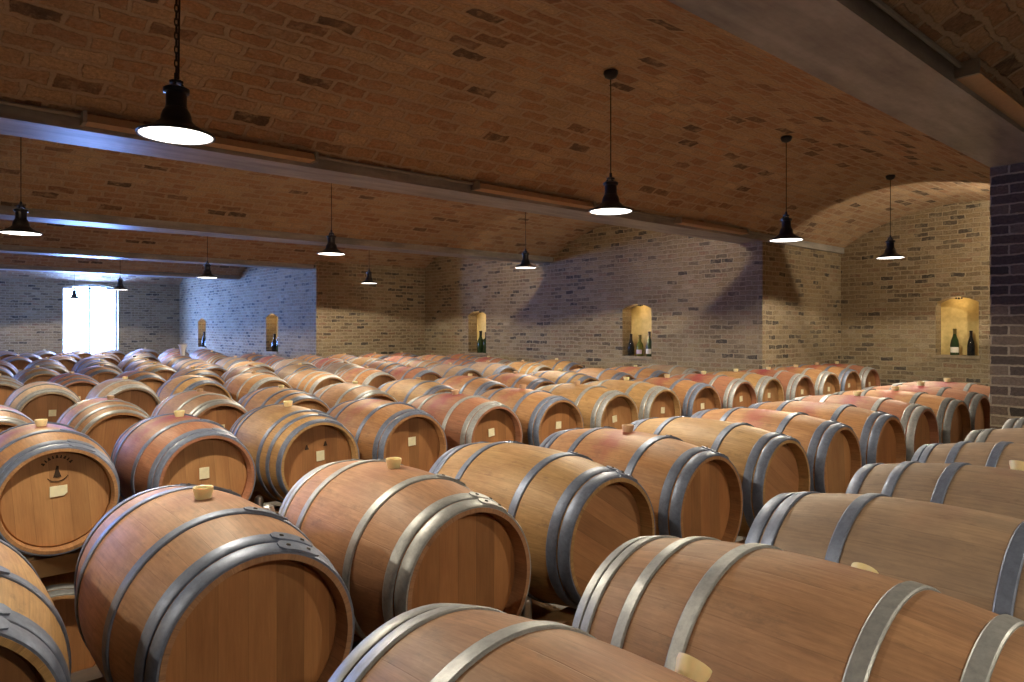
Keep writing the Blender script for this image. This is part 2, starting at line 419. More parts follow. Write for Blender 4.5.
def window(name, axis, pos, c0, c1, zb, zsp, zt, sign):
    e = empty(name, (0, 0, 0)); e['kind'] = 'structure'
    d = .30*sign
    fr = MB(); gl = MB(); t = .055
    def bx(mb, a0, a1, z0, z1, th):
        if axis == 'y': mb.box(a0, a1, pos+d-th, pos+d+th, z0, z1)
        else: mb.box(pos+d-th, pos+d+th, a0, a1, z0, z1)
    bx(fr, c0, c0+t*1.4, zb, zsp+.02, .05); bx(fr, c1-t*1.4, c1, zb, zsp+.02, .05); bx(fr, c0, c1, zb, zb+t*1.4, .05)
    cm = (c0+c1)/2; bx(fr, cm-t*.6, cm+t*.6, zb, zt, .045); bx(fr, c0, c1, zsp-.03, zsp+.03, .045)
    n = 10
    for i in range(n):
        s0, s1 = i/n, (i+1)/n; b0, b1 = c0+(c1-c0)*s0, c0+(c1-c0)*s1
        t0 = zsp+(zt-zsp)*(1-(2*s0-1)**2); t1 = zsp+(zt-zsp)*(1-(2*s1-1)**2)
        bx(fr, b0, b1, (t0+t1)/2-.07, (t0+t1)/2+.03, .05)
    bx(gl, c0+.03, c1-.03, zb+.03, zsp, .006)
    link('window_frame', fr.mesh('window_frame', M['frame'], False), e); link('pane', gl.mesh('pane', M['glass'], False), e)
    L = bpy.data.lights.new('portal', 'AREA'); L.shape = 'RECTANGLE'; L.size = (c1-c0)*S; L.size_y = (zt-zb)*S; L.cycles.is_portal = True
    lo = bpy.data.objects.new('daylight_portal', L); COL.objects.link(lo); q = pos+.42*sign
    if axis == 'y': lo.location = (cm*S, q*S, (zb+zt)/2*S); lo.rotation_euler = (R(-90), 0, 0) if sign > 0 else (R(90), 0, 0)
    else: lo.location = (q*S, cm*S, (zb+zt)/2*S); lo.rotation_euler = (0, R(-90), 0)
for k, wv in enumerate(wins_far): window('window_%d' % (k+1), 'y', YF, *wv[:5], 1)
for k, wv in enumerate(wins_left): window('window_%d' % (k+3), 'x', XL, *wv[:5], -1)

# beams and vaults
for k, (y0, y1) in enumerate(BEAMS):
    xe = [XA, XA, XB, XB, XC][k]+.2
    m = MB(); m.box(XL, xe, y0, y1, zz(ZB), Ztop); o = struct('ceiling_beam', m, M['concrete'])
edges = [YR]+[e for b_ in BEAMS for e in b_]+[YF]
for k in range(0, len(edges), 2):
    y0, y1 = edges[k], edges[k+1]; xe = [XA, XA, XB, XB, XC, XC][k//2]+.3
    h = (y1-y0)/2; f_ = (ZC-ZS) if k else (ZC-ZS)*1.1; r = (h*h+f_*f_)/(2*f_); th = math.asin(h/r); n = 28
    m = MB()
    pr = [((y0+y1)/2+r*sin(-th+2*th*i/n), zz(ZS+f_-r+r*cos(-th+2*th*i/n))) for i in range(n+1)]
    for i in range(n):
        (a, za), (b2, zb) = pr[i], pr[i+1]; s0, s1 = r*2*th*i/n, r*2*th*(i+1)/n
        m.quad([(XL, a, za), (XL, b2, zb), (xe, b2, zb), (xe, a, za)], [(XL, s0), (XL, s1), (xe, s1), (xe, s0)])
        m.quad([(XL, a, za+.3), (xe, a, za+.3), (xe, b2, zb+.3), (XL, b2, zb+.3)], [(0, 0)]*4)
    struct('ceiling', m, M['vault'], smooth=False)
m = MB(); m.box(XL-.6, XA+1, YR-.3, YF+.6, Ztop, Ztop+.3); struct('ceiling_slab', m, M['concrete'])
m = MB(); m.box(PIER_X, PIER_X+1.0, 1.40*G-.35, 1.913*G, 0, zz(ZB)); struct('wall_pier', m, M['pier'])

# cable tray boxes and conduit on the near side of the beams
def Xat(px, Y):
    u = (px-512)/691.3; a = (cos(ANG)+u*sin(ANG)); b_ = (sin(ANG)-u*cos(ANG)); return a/b_*Y
def tray(Y, x0, x1, label, z0=None):
    e = tag(empty('light_housing', ((x0+x1)/2, Y, zz(ZB))), label, 'light housing', 'light housings along the beams')
    m = MB(); c = (x0+x1)/2
    z = (ZS-ZB) if z0 is None else z0
    # angled cover box
    pr = [(0, z+.0), (-.10, z-.01), (-.14, z-.085), (0, z-.095)]
    for i in range(4):
        (a, za), (b2, zb) = pr[i], pr[(i+1) % 4]; m.quad([(x0-c, a, za), (x1-c, a, za), (x1-c, b2, zb), (x0-c, b2, zb)])
    m.quad([(x0-c, a, za) for a, za in pr]); m.quad([(x1-c, a, za) for a, za in pr[::-1]])
    link('housing_cover', m.mesh('housing_cover', M['tray'], False), e)
    for xx in (x0-c-.015, x1-c-.015):
        m = MB(); m.box(xx, xx+.03, -.15, 0, z-.10, z+.005)
        link('end_cap', m.mesh('end_cap', M['conduit'], False), e)
Y1n = BEAMS[1][0]; Y0n = BEAMS[0][0]
tray(Y1n, Xat(82, Y1n), Xat(311, Y1n), 'long tan light housing on the nearest left beam, leftmost of its three')
tray(Y1n, Xat(472, Y1n), Xat(588, Y1n), 'tan light housing on the left beam, middle one beside a hanging lamp')
tray(Y1n, Xat(674, Y1n), Xat(742, Y1n), 'pale tan light housing on the left beam, nearest the brick corner')
tray(Y0n, Xat(955, Y0n), Xat(955, Y0n)+2.3, 'tan light housing on the broad concrete beam at upper right')
for Y, x0, x1, lab in ((Y1n, XL+.1, XB+.6, 'thin grey conduit running along the left concrete beam'), (Y0n, XL+.1, XA-.1, 'grey conduit pipe along the broad concrete beam at upper right')):
    m = MB(); m.tube((x0, Y-.035, zz(ZS)-.02), (x1, Y-.035, zz(ZS)-.02), .018, 8)
    tag(link('conduit', m.mesh('conduit', M['conduit'])), lab, 'conduit')

# ---------------------------------------------------------------- pendant lamps
ORD_ = ['first', 'second', 'third']
RL = .195*G
def lamp_meshes():
    d = {}
    m = MB(); k = G*1.02
    # bell shade, heights from the rim (0) upwards
    pr = [(0, RL), (.006, RL+.003), (.016, RL-.012), (.034, RL*.74), (.055, RL*.55), (.078, RL*.42), (.088, RL*.40), (.10, RL*.395), (.125, RL*.36), (.15, RL*.28), (.158, RL*.24)]
    m.lathe([(h*k, r) for h, r in pr]+[(h*k, max(.01, r-.012)) for h, r in pr[::-1]], 36, close=True); d['shade'] = m.mesh('lamp_shade', M['lamp_black'], ang=50)
    m = MB(); m.lathe([(h*k, r*k) for h, r in [(.150, .0), (.150, .056), (.165, .052), (.225, .052), (.230, .064), (.250, .066), (.258, .052), (.262, .03), (.27, .018), (.272, .0)]], 20); d['neck'] = m.mesh('socket_housing', M['lamp_black'], ang=50)
    m = MB(); m.lathe([(.004*k, 0), (.004*k, RL-.014), (.014*k, RL-.012), (.018*k, 0)], 36); d['glow'] = m.mesh('diffuser', M['glow'], ang=50)
    m = MB()
    for a in range(3):
        t = a*2*pi/3; m.tube((.045*k*cos(t), .045*k*sin(t), .25*k), (.012*k*cos(t), .012*k*sin(t), .30*k), .008*k, 6)
    m.lathe([(.278*k, .0), (.28*k, .034*k), (.292*k, .036*k), (.30*k, .012*k), (.335*k, .012*k), (.335*k, 0)], 10); d['hanger'] = m.mesh('hanger', M['lamp_black'])
    m = MB(); m.lathe([(0, 0), (-.0, .062*k), (-.02*k, .064*k), (-.05*k, .05*k), (-.065*k, .02*k), (-.07*k, 0)], 20); d['rose'] = m.mesh('ceiling_rose', M['lamp_black'], ang=50)
    return d
LM = lamp_meshes()
def chain_mesh(z0, z1):
    m = MB(); n = max(3, int((z1-z0)/.042)); h = (z1-z0)/n
    for i in range(n):
        zc = z0+h*(i+.5); pts = []
        for j in range(8):
            t = 2*pi*j/8; a, b_ = .011*cos(t), h*.66*sin(t)
            pts.append((a, 0, zc+b_) if i % 2 else (0, a, zc+b_))
        for j in range(8): m.tube(pts[j], pts[(j+1) % 8], .0042, 5, False)
    return m.mesh('chain', M['chain'])
def pendant(x, y, zr, label, chain=False, group='pendant lamps hanging from the vaults', power=1.0):
    e = tag(empty('pendant_lamp', (x, y, zz(zr))), label, 'lamp', group)
    link('lamp_shade', LM['shade'], e); link('socket_housing', LM['neck'], e); link('diffuser', LM['glow'], e); link('hanger', LM['hanger'], e)
    zc = ZC-zr-.01
    link('ceiling_rose', LM['rose'], e, (0, 0, zc))
    z0 = .332*G*1.02
    if chain: link('chain', chain_mesh(z0, zc-.03), e)
    m = MB()
    off = .012 if chain else 0
    m.tube((off, 0, z0-.03), (off*1.5, 0, (z0+zc)/2), .006, 6); m.tube((off*1.5, 0, (z0+zc)/2), (0, 0, zc-.03), .006, 6)
    link('cable', m.mesh('cable', M['chain']), e)
    L = bpy.data.lights.new('bulb', 'SPOT'); L.energy = LAMP_W*power; L.color = LAMP_COL; L.spot_size = R(158); L.spot_blend = .12; L.shadow_soft_size = .035
    lo = bpy.data.objects.new('bulb', L); COL.objects.link(lo); lo.parent = e; lo.location = (0, 0, -.006)
    return e
c1, c2, c3, c4, c5 = bays_c
pendant(1.11*G, c1, 1.035*G, 'large black bell lamp on a chain at upper left, the nearest', True)
pendant(4.70*G, c1, 1.02*G, 'black bell lamp near picture centre, its ceiling rose in view', False)
pendant(7.88*G, c1, 1.03*G, 'black bell lamp in front of the brick corner, second from right')
pendant(11.06*G, c1, 1.03*G, 'black bell lamp in front of the arched end wall, rightmost')
pendant(.94*G, c2, 1.00*G, 'black bell lamp at the left picture edge, behind the first beam')
pendant(4.54*G, c2, 1.03*G, 'black bell lamp left of centre, hanging behind the first beam')
pendant(8.26*G, c2, 1.045*G, 'black bell lamp between the two niches of the middle wall')
pendant(4.54*G, c3, .98*G, 'small black bell lamp above the bluish wall, just left of its niche')
pendant(8.17*G, c3, 1.02*G, 'small black bell lamp against the brown recess wall at middle left')
pendant(4.10*G, c4, .94*G, 'small black bell lamp at the right edge of the bright window')
pendant(4.02*G, c5, .89*G, 'tiny bell lamp silhouetted inside the bright window')
pendant(-2.5*G, c1, 1.03*G, 'added black bell lamp out of view left of the nearest one')  # this and the next three: unseen pendants added for their light
pendant(1.1*G, -1.3*G, 1.03*G, 'added black bell lamp out of view behind the camera, first', power=.6)
pendant(4.7*G, -1.3*G, 1.03*G, 'added black bell lamp out of view right of the camera', power=.8)
pendant(11.06*G, -1.3*G, 1.03*G, 'added black bell lamp out of view in the bay behind the pier')

# wall-wash fixtures fixed on the far side of the beams near the end walls
def wash(X, Y, zl, label, power=1.0):
    e = tag(empty('wall_washer', (X, Y, zz(zl))), label, 'wall light', 'wall washers on the hidden sides of the beams')
    m = MB(); m.box(-.12, .12, 0, .05, -.05, .05); link('bracket', m.mesh('bracket', M['lamp_black'], False), e)
    m = MB(); m.lathe([(0, 0), (0, .05), (.12, .07), (.12, .06), (.02, .04), (.02, 0)], 16, axis='y', c=(0, .05, 0)); link('lamp_can', m.mesh('lamp_can', M['lamp_black']), e)
    L = bpy.data.lights.new('wash', 'SPOT'); L.energy = WASH_W*power; L.color = (1, .80, .54); L.spot_size = R(128); L.spot_blend = .1; L.shadow_soft_size = .04
    lo = bpy.data.objects.new('wash', L); COL.objects.link(lo); lo.parent = e; lo.location = (0, .19*S, .02)
    d = Vector((.75, .60, .45)); lo.rotation_euler = d.to_track_quat('-Z', 'Y').to_euler()
wash(XA-2.2, BEAMS[0][1], ZB+.12, 'black wall washer on the hidden far side of the broad beam', 3)
wash(XB-2.2, BEAMS[1][1], ZB+.12, 'black wall washer on the hidden far side of the left beam')
wash(XB-2.2, BEAMS[2][1], ZB+.12, 'black wall washer on the hidden far side of the second left beam')

def uplight(X, Y, label, power=1.0):  # added lamp, unseen behind a beam, put in to brighten the vault
    e = tag(empty('vault_fill_light', (X, Y, zz(ZB+.09))), label, 'wall light', 'added vault fill lights, unseen behind the beams')
    m = MB(); m.quad([(-.8, 0, .03), (.8, 0, .03), (.8, .12, .05), (-.8, .12, .05)]); m.quad([(-.8, 0, -.03), (-.8, .12, -.01), (.8, .12, -.01), (.8, 0, -.03)])
    m.quad([(-.8, 0, -.03), (-.8, 0, .03), (-.8, .12, .05), (-.8, .12, -.01)]); m.quad([(.8, 0, -.03), (.8, .12, -.01), (.8, .12, .05), (.8, 0, .03)]); m.quad([(-.8, .12, -.01), (-.8, .12, .05), (.8, .12, .05), (.8, .12, -.01)]); m.quad([(-.8, 0, -.03), (.8, 0, -.03), (.8, 0, .03), (-.8, 0, .03)])
    link('lamp_body', m.mesh('lamp_body', M['lamp_black'], False), e)
    L = bpy.data.lights.new('uplight', 'AREA'); L.shape = 'RECTANGLE'; L.size = 1.5*S; L.size_y = .1*S; L.energy = UP_W*power; L.color = (1, .78, .54)
    lo = bpy.data.objects.new('uplight', L); COL.objects.link(lo); lo.parent = e; lo.location = (0, .07*S, .07*S); lo.rotation_euler = Vector((0, .55, 1)).to_track_quat('-Z', 'X').to_euler()
for k_, (xs_, pw) in enumerate((((), 1.0), ((0, 4.5, 9), .8), ((.5, 5, 9.5), .7), ((1.5, 6), .6))):
    for q_, xx in enumerate(xs_): uplight(xx, BEAMS[k_][1], 'added black fill lamp, unseen behind beam %s, %s from the left' % (('one', 'two', 'three', 'four')[k_], ORD_[q_]), pw)

# ---------------------------------------------------------------- barrels
LB = 1.41; RH = .366; RB = .450; HW = .060
def rad(y): return RH+(RB-RH)*(1-abs(2*y/LB)**2.25)
def body_mesh(n=72):
    m = MB(); N = 16; h = LB/2
    outer = [(-h+LB*i/N, rad(-h+LB*i/N)) for i in range(N+1)]
    t = .028
    prof = [(-h+.095, 0), (-h+.095, RH-t-.004), (-h, RH-t+.004), (-h, RH-.003)]+[(-h+.006, rad(-h+.006))]+outer[1:-1]+[(h-.006, rad(h-.006)), (h, RH-.003), (h, RH-t+.004), (h-.095, RH-t-.004), (h-.095, 0)]
    m.lathe(prof, n, axis='y'); return m.mesh('staves', M['oak'], ang=30)
def head_mesh(sgn, n=48):
    m = MB(); h = LB/2; r = RH-.030
    y = -h+.075
    m.lathe([(y, 0), (y, r-.012), (y+.012, r), (y+.03, r)] if sgn < 0 else [(-y, 0), (-y, r-.012), (-y-.012, r), (-y-.03, r)], n, axis='y'); return m.mesh('barrel_head', M['head'], ang=40)
def hoop_mesh(y0, y1, n=72):
    m = MB(); th = .009
    ys = [y0, y0+.1*(y1-y0), (y0+y1)/2, y1-.1*(y1-y0), y1]
    o = [(y, rad(y)+th*(1 if 0 < i < 4 else .6)) for i, y in enumerate(ys)]
    m.lathe(o+[(y1, rad(y1)-.004), (y0, rad(y0)-.004)], n, axis='y', close=True)
    # overlapping lap plate near the top
    a0, a1 = R(10), R(36); k = 8
    if n > 40:
        i0 = len(m.v)
        for j in range(k+1):
            a = a0+(a1-a0)*j/k
            ins = .25*(y1-y0) if j in (0, k) else 0
            for y in (y0+ins+.002, y1-ins-.002):
                for rr in (rad(y)+th-.001, rad(y)+th+.007): m.v.append((rr*sin(a), y, rr*cos(a)))
        for j in range(k):
            p = i0+4*j; q = p+4
            m.f += [(p+1, q+1, q+3, p+3), (p, q, q+1, p+1), (p+2, p+3, q+3, q+2)]
        m.f += [(i0, i0+1, i0+3, i0+2), (i0+4*k, i0+4*k+2, i0+4*k+3, i0+4*k+1)]
    return m.mesh('hoop', M['steel'], ang=30)
def rivet_mesh(y, a):
    m = MB(); r = rad(y)+.014; c = Vector((r*sin(a), y, r*cos(a))); d = Vector((sin(a), 0, cos(a)))
    m.tube(c, c+d*.006, .0115, 8, True, .007); return m.mesh('rivet', M['rivet'])
# hoop layouts: spans as fractions of half length, from the end inwards
STY = {'six': [(.998, .90), (.882, .795), (.45, .37)],
       'eight': [(.998, .91), (.76, .69), (.53, .455)],
       'wide': [(.998, .935), (.93, .865), (.70, .63), (.38, .305)],
       'pair': [(.998, .90), (.72, .64), (.37, .29)]}
HM = {}
for lod, n in (('hi', 72), ('lo', 40)):
    for s_, spans in STY.items():
        HM[s_, lod] = [hoop_mesh(sg*max(a, b_)*LB/2 if sg < 0 else min(a, b_)*LB/2, sg*min(a, b_)*LB/2 if sg < 0 else max(a, b_)*LB/2, n) for sg in (-1, 1) for a, b_ in spans]
RV = {s_: [[rivet_mesh(sg*(a+b_)/2*LB/2, an) for an in (R(16), R(29))] for sg in (-1, 1) for a, b_ in spans] for s_, spans in STY.items()}
BODY = {'hi': body_mesh(72), 'lo': body_mesh(40)}
HEAD = {(-1, 'hi'): head_mesh(-1), (1, 'hi'): head_mesh(1), (-1, 'lo'): head_mesh(-1, 32), (1, 'lo'): head_mesh(1, 32)}
def bung_mesh():
    m = MB(); z = RB
    m.lathe([(z-.02, 0), (z-.02, .030), (z+.010, .036), (z+.036, .043), (z+.049, .043), (z+.047, .036), (z+.036, .032), (z+.036, 0)], 20); return m.mesh('bung', M['bung'], ang=40)
def bung_low():
    m = MB(); z = RB
    m.lathe([(z-.02, 0), (z-.02, .034), (z+.03, .037), (z+.034, .030), (z+.034, 0)], 14); return m.mesh('bung', M['bung_wood'], ang=40)
BUNG = bung_mesh(); BUNGL = bung_low()
def card_mesh(w=.085, h=.085, torn=False):
    m = MB(); y = -LB/2+.075-.003
    p = [(-w/2, y, -h/2), (w*.3 if torn else w/2, y, -h/2*(.95)), (w/2, y, -h/2*.45 if torn else -h/2), (w/2, y, h/2), (-w/2, y, h/2)]
    q = [(a, b_-.004, c) for a, b_, c in p]
    m.quad(q); m.quad(p[::-1])
    for i in range(5): j = (i+1) % 5; m.quad([p[i], p[j], q[j], q[i]])
    return m.mesh('paper_card', M['card'], False)
CARD = [card_mesh(), card_mesh(.075, .09), card_mesh(.105, .075, True)]
def brand_mesh(part):
    """burnt cooper's stamp: an arc of small worn letters; a ring segment round a small standing figure"""
    m = MB(); y = -LB/2+.075-.004
    def poly(pts): m.quad([(a, y, b_) for a, b_ in pts])
    if part == 'lettering':
        for i in range(9):
            a = R(-56+14*i); r0, r1 = .090, .112; w_ = .006 if i % 2 else .009
            dx, dz = cos(a), -sin(a); sx, sz = sin(a), cos(a)
            poly([(sx*r0-dx*w_, sz*r0-dz*w_), (sx*r0+dx*w_, sz*r0+dz*w_), (sx*r1+dx*w_*.5, sz*r1+dz*w_*.5), (sx*r1-dx*w_*.5, sz*r1-dz*w_*.5)])
        return m.mesh('brand_lettering', M['brand'], False)
    if part == 'ring':
        for i in range(14):
            a, b_ = R(120+8*i), R(120+8*(i+1))
            poly([(sin(a)*.072, cos(a)*.072), (sin(b_)*.072, cos(b_)*.072), (sin(b_)*.078, cos(b_)*.078), (sin(a)*.078, cos(a)*.078)])
        return m.mesh('brand_ring', M['brand'], False)
    poly([(-.026, -.045), (.026, -.045), (.018, -.024), (-.018, -.024)]); poly([(-.018, -.024), (.018, -.024), (.008, .013), (-.010, .013)])
    poly([(-.010, .013), (.008, .013), (.010, .032), (-.004, .038)])
    return m.mesh('brand_figure', M['brand'], False)
BRAND = [brand_mesh(q) for q in ('lettering', 'ring', 'figure')]
def mark_mesh(a, z):
    m = MB(); y = -LB/2+.075-.004
    m.quad([(a-.02, y, z-.022), (a+.02, y, z-.022), (a+.005, y, z+.02), (a-.005, y, z+.02)])
    return m.mesh('brand_mark', M['brand'], False)
MARK = [mark_mesh(-.10, .15), mark_mesh(.075, .16)]


LOOK = {'oak': 'tan oak barrel', 'oak_light': 'pale golden oak barrel', 'oak_stain': 'wine-stained oak barrel', 'oak_red': 'barrel stained dark red on top', 'oak_grey': 'weathered grey-brown barrel', 'oak_brown': 'reddish-brown oak barrel'}
HOOPN = {'steel': 'pale steel hoops', 'steel_blue': 'bluish hoops', 'steel_dark': 'dark hoops'}
ORD = ['first', 'second', 'third', 'fourth', 'fifth', 'sixth', 'seventh', 'eighth', 'ninth', 'tenth', 'eleventh', 'twelfth', 'thirteenth', 'fourteenth', 'fifteenth', 'sixteenth', 'seventeenth', 'eighteenth']
def barrel(x, yfront, z, label, group, look='oak', sty='six', hm='steel', lod='lo', roll=0, yaw=0, bung='bung', card=None, cardpos=(0, .05), brand=None, head='head', rivets=False, pitch=0):
    e = tag(empty('wine_barrel', (x, yfront+LB/2, zz(z)), (pitch, roll, yaw)), label, 'barrel', group)
    link('staves', BODY[lod], e, mat=M[look])
    link('barrel_head', HEAD[-1, lod], e, mat=M[head]); link('barrel_head', HEAD[1, lod], e, mat=M[head])
    for i, hmsh in enumerate(HM[sty, lod]):
        h = link('hoop', hmsh, e, mat=M[hm])
        if rivets:
            for rv in RV[sty][i]: link('rivet', rv, h)
    if bung:
        b_ = link('bung', BUNG if lod == 'hi' else BUNGL, e, mat=M[bung])
        if bung == 'bung_dark': b_['label'] = 'dark bung'
    if card is not None:
        link('paper_card', CARD[card], e, (cardpos[0], 0, cardpos[1]))
    if brand == 'stamp':
        for q in BRAND: link(q.name, q, e, (.0, 0, .20))
    elif brand == 'marks':
        for mk in MARK: link('brand_mark', mk, e)
    return e

ZR = -1.218; ZL = ZR-1.02
def rack(row, x0, x1, yf, label, lower=True, tall_rear=False):
    e = tag(empty('barrel_rack', ((x0+x1)/2, yf+LB/2, 0)), label, 'rack', 'racks under the barrel rows'); cx, cy = (x0+x1)/2, yf+LB/2
    for ya in (.20, LB-.20):
        for zc in ([ZR, ZL] if lower else [ZR]):
            top = zz(zc)-rad(ya-LB/2)-.004
            m = MB(); m.box(x0-cx, x1-cx, yf+ya-.07-cy, yf+ya+.07-cy, top-.13, top)
            link('rail', m.mesh('rail', M['timber'], False), e)
    n = int(round((x1-x0)))
    for j in range(n+1):
        xx = x0+j
        for ya in (.20, LB-.20):
            hgt = zz(-1.45) if ya < .5 else zz(-.98 if tall_rear and j == 2 else -1.40)
            m = MB(); m.lathe([(0, 0), (0, .035), (hgt-.03, .035), (hgt-.01, .028), (hgt, .012), (hgt, 0)], 12, c=(xx-cx, yf+ya-cy, 0))
            link('post', m.mesh('post', M['tube']), e)

random.seed(11)
# row A: nearest row, seen from its rear ends, running off the lower right
rowA = [(1.22, 'oak_brown', 'pair6', 'steel', None), ]
A0 = 1.67-LB
grpA = 'barrels of the nearest row at lower right'
specA = [
 ('oak_brown', 'six', 'steel', 'reddish-brown barrel at bottom centre, cut off by the picture edge'),
 ('oak_brown', 'wide', 'steel', 'big barrel lying across lower right with pale galvanised hoops'),
 ('oak_grey', 'six', 'steel_blue', 'weathered barrel directly behind the big lower-right one'),
 ('oak_grey', 'pair', 'steel_blue', 'grey-brown barrel with blue hoops, third of the side-on row at right'),
 ('oak_grey', 'wide', 'steel_blue', 'grey-brown barrel with blue hoops, fourth of the side-on row at right'),
 ('oak_grey', 'six', 'steel_dark', 'small grey-brown barrel near the pier, fifth of the side-on row'),
 ('oak_grey', 'six', 'steel_dark', 'topmost sliver of barrel against the dark pier at right edge')]
for k, (lk, st, hm, lab) in enumerate(specA):
    barrel(1.22+1.0*k+(-.12, -.13, -.06, 0, 0, 0, .02)[k], A0+(.0, .0, -.02, .0, .02, 0, 0)[k], ZR+.04, lab, grpA, lk, st, hm, 'hi', R((43, 44, 30, 20, 18, 25, 20)[k]), 0, (None if k in (2, 4) else 'bung'), rivets=k < 4)
rack('A', .72, 7.75, A0, 'timber and steel rack under the nearest side-on row at right')

# row B: the row facing the camera in front
B0 = 2.543
specB = [
 (-1, 'oak_light', 'six', 'steel_blue', 'head', 'barrel cut off by the left picture edge at lower left', None),
 (0, 'oak_brown', 'six', 'steel_blue', 'head', 'large foreground barrel at lower left with tall yellow bung', 'bung'),
 (1, 'oak_brown', 'six', 'steel', 'head', 'foreground barrel with round cream bung, second from lower left', 'bung'),
 (2, 'oak_light', 'six', 'steel_blue', 'head_tilt', 'foreground barrel with slanted head planks and no bung showing', None),
 (3, 'oak_stain', 'six', 'steel_blue', 'head', 'reddish foreground barrel with wooden-looking bung, right of slanted-plank barrel', 'bung_wood'),
 (4, 'oak_light', 'six', 'steel_blue', 'head_tilt', 'pale barrel with vivid blue hoops, fourth from the yellow-bung barrel', None),
 (5, 'oak_stain', 'six', 'steel_blue', 'head_pale', 'barrel with pale striped head planks and blue hoops, right of centre', None),
 (6, 'oak_stain', 'six', 'steel_blue', 'head', 'sixth barrel right of the yellow-bung one in the front row', None),
 (7, 'oak_red', 'six', 'steel', 'head', 'seventh barrel right of the yellow-bung one, pink-stained top', 'bung'),
 (8, 'oak_stain', 'six', 'steel_dark', 'head', 'dark-headed barrel second from the pier in the front row', 'bung'),
 (9, 'oak_red', 'six', 'steel_dark', 'head', 'last front-row barrel visible beside the dark brick pier', 'bung'),
 (10, 'oak_red', 'six', 'steel', 'head', 'red-topped barrel half hidden behind the pier edge', 'bung')]
for k, lk, st, hm, hd, lab, bg_ in specB:
    barrel(1.01+k, B0+random.uniform(-.02, .02), ZR, lab, 'barrels of the front row facing the camera', lk, st, hm, 'hi', R(random.uniform(-3, 3)) if k > 1 else 0, 0, bg_, head=hd, rivets=k < 5)
rack('B', -.49, 12.5, B0, 'timber and steel rack under the front row, a tube cap showing', tall_rear=True)

def row(idx, xs, yf, name, looks=None, cards=True, lod='lo', zoff=0, hoops=None):
    for j, x in enumerate(xs):
        rr = random.Random(idx*100+j)
        lk = rr.choices(['oak', 'oak_light', 'oak_stain', 'oak_red', 'oak_grey', 'oak_brown'], [2, 3, 4, 2, 2.5 if idx > 3 else 1, 2])[0]
        st = rr.choices(['six', 'pair', 'eight', 'wide'], [6, 2, 1, 1])[0]; hm = rr.choice(['steel', 'steel_blue', 'steel_blue', 'steel'])
        bg_ = rr.choices(['bung', 'bung_wood', None], [4, 3, 2])[0]; cd = rr.choice([0, 1, None]) if cards else None; br = None; hd = rr.choice(['head', 'head', 'head_pale'])
        if looks and j in looks:
            o_ = looks[j]; lk = o_.get('lk', lk); st = o_.get('st', st); hm = o_.get('hm', hm); bg_ = o_.get('bg', bg_); cd = o_.get('cd', cd); br = o_.get('br', br); hd = o_.get('hd', hd)
        lab = (looks or {}).get(j, {}).get('lab')
        if not lab:
            lab = '%s, %s, %s from left in %s' % (LOOK[lk], HOOPN[hm], ORD[j], name)
        barrel(x+rr.uniform(-.025, .025), yf+rr.uniform(-.05, .05), ZR+zoff+rr.uniform(-.012, .012), lab, 'barrels of '+name+' from the camera', lk, st, hm, lod, R(rr.uniform(-7, 7)), R(rr.uniform(-1.5, 1.5)), bg_, card=cd, cardpos=(rr.uniform(-.03, .03), rr.uniform(.05, .10)), head=hd, brand=br)
# row C
C0 = 5.697
lc = {0: dict(lk='oak_grey', hm='steel_dark', lab='barrel sliver at the left picture edge behind the stamped barrel'),
 1: dict(lk='oak_stain', st='six', hm='steel_blue', bg='bung', cd=2, br='stamp', lab='left-edge barrel with burnt stamp and torn paper card'),
 2: dict(lk='oak_red', st='six', hm='steel_blue', bg='bung', cd=1, lab='red-stained barrel right of the stamped one, small white card'),
 3: dict(lk='oak_light', st='eight', hm='steel_blue', bg='bung', cd=1, br='marks', lab='golden barrel with eight hoops and two burnt marks on its head'),
 4: dict(lk='oak_stain', st='six', hm='steel_blue', bg=None, cd=0, lab='orange-brown barrel with card, right of the eight-hooped golden barrel'),
 5: dict(lk='oak_red', st='six', hm='steel', bg='bung_wood', cd=0), 6: dict(lk='oak_stain', cd=0, bg='bung_wood', st='six'), 7: dict(lk='oak_light', hm='steel', cd=0, bg='bung_wood', st='six'),
 8: dict(lk='oak_light', cd=0, bg='bung', st='six'), 9: dict(lk='oak_stain', cd=0, bg='bung', st='six'), 10: dict(lk='oak_red', cd=0, bg='bung', st='six'), 11: dict(lk='oak_light', cd=0, bg='bung', st='six'), 12: dict(lk='oak_red', cd=0, st='six'), 13: dict(lk='oak_stain', cd=0, st='six'), 14: dict(lk='oak_stain', cd=0, st='six'), 15: dict(lk='oak_red', cd=0, st='six', bg='bung'), 16: dict(lk='oak_red', cd=0, st='six')}
row(2, [.79-1+k for k in range(16)], C0, 'row two', lc, lod='hi')
rack('C', -.71, 15.3, C0, 'timber rack under row two, its rail showing below the stamped barrel')
row(3, [1.62-1+k for k in range(12)], 7.82, 'row three')
rack('D', .12, 12.12, 7.82, 'timber and steel rack under row three', lower=False)
row(4, [.42+k for k in range(12)], 10.75, 'row four', {1: dict(hm='steel_dark', cd=0, lk='oak_grey'), 0: dict(cd=None)})
row(5, [1.1+k for k in range(11)], 12.8, 'row five')
row(6, [.9+k for k in range(12)], 14.95, 'row six')
row(7, [1.3+k for k in range(11)], 17.1, 'row seven')
row(8, [1.6+k for k in range(7)], 19.4, 'row eight', {3: dict(bg='bung_dark')})
row(9, [1.2+k for k in range(7)], 21.6, 'row nine')
row(10, [1.7+k for k in range(7)], 23.9, 'row ten')
row(11, [1.4+k for k in range(7)], 26.2, 'row eleven')
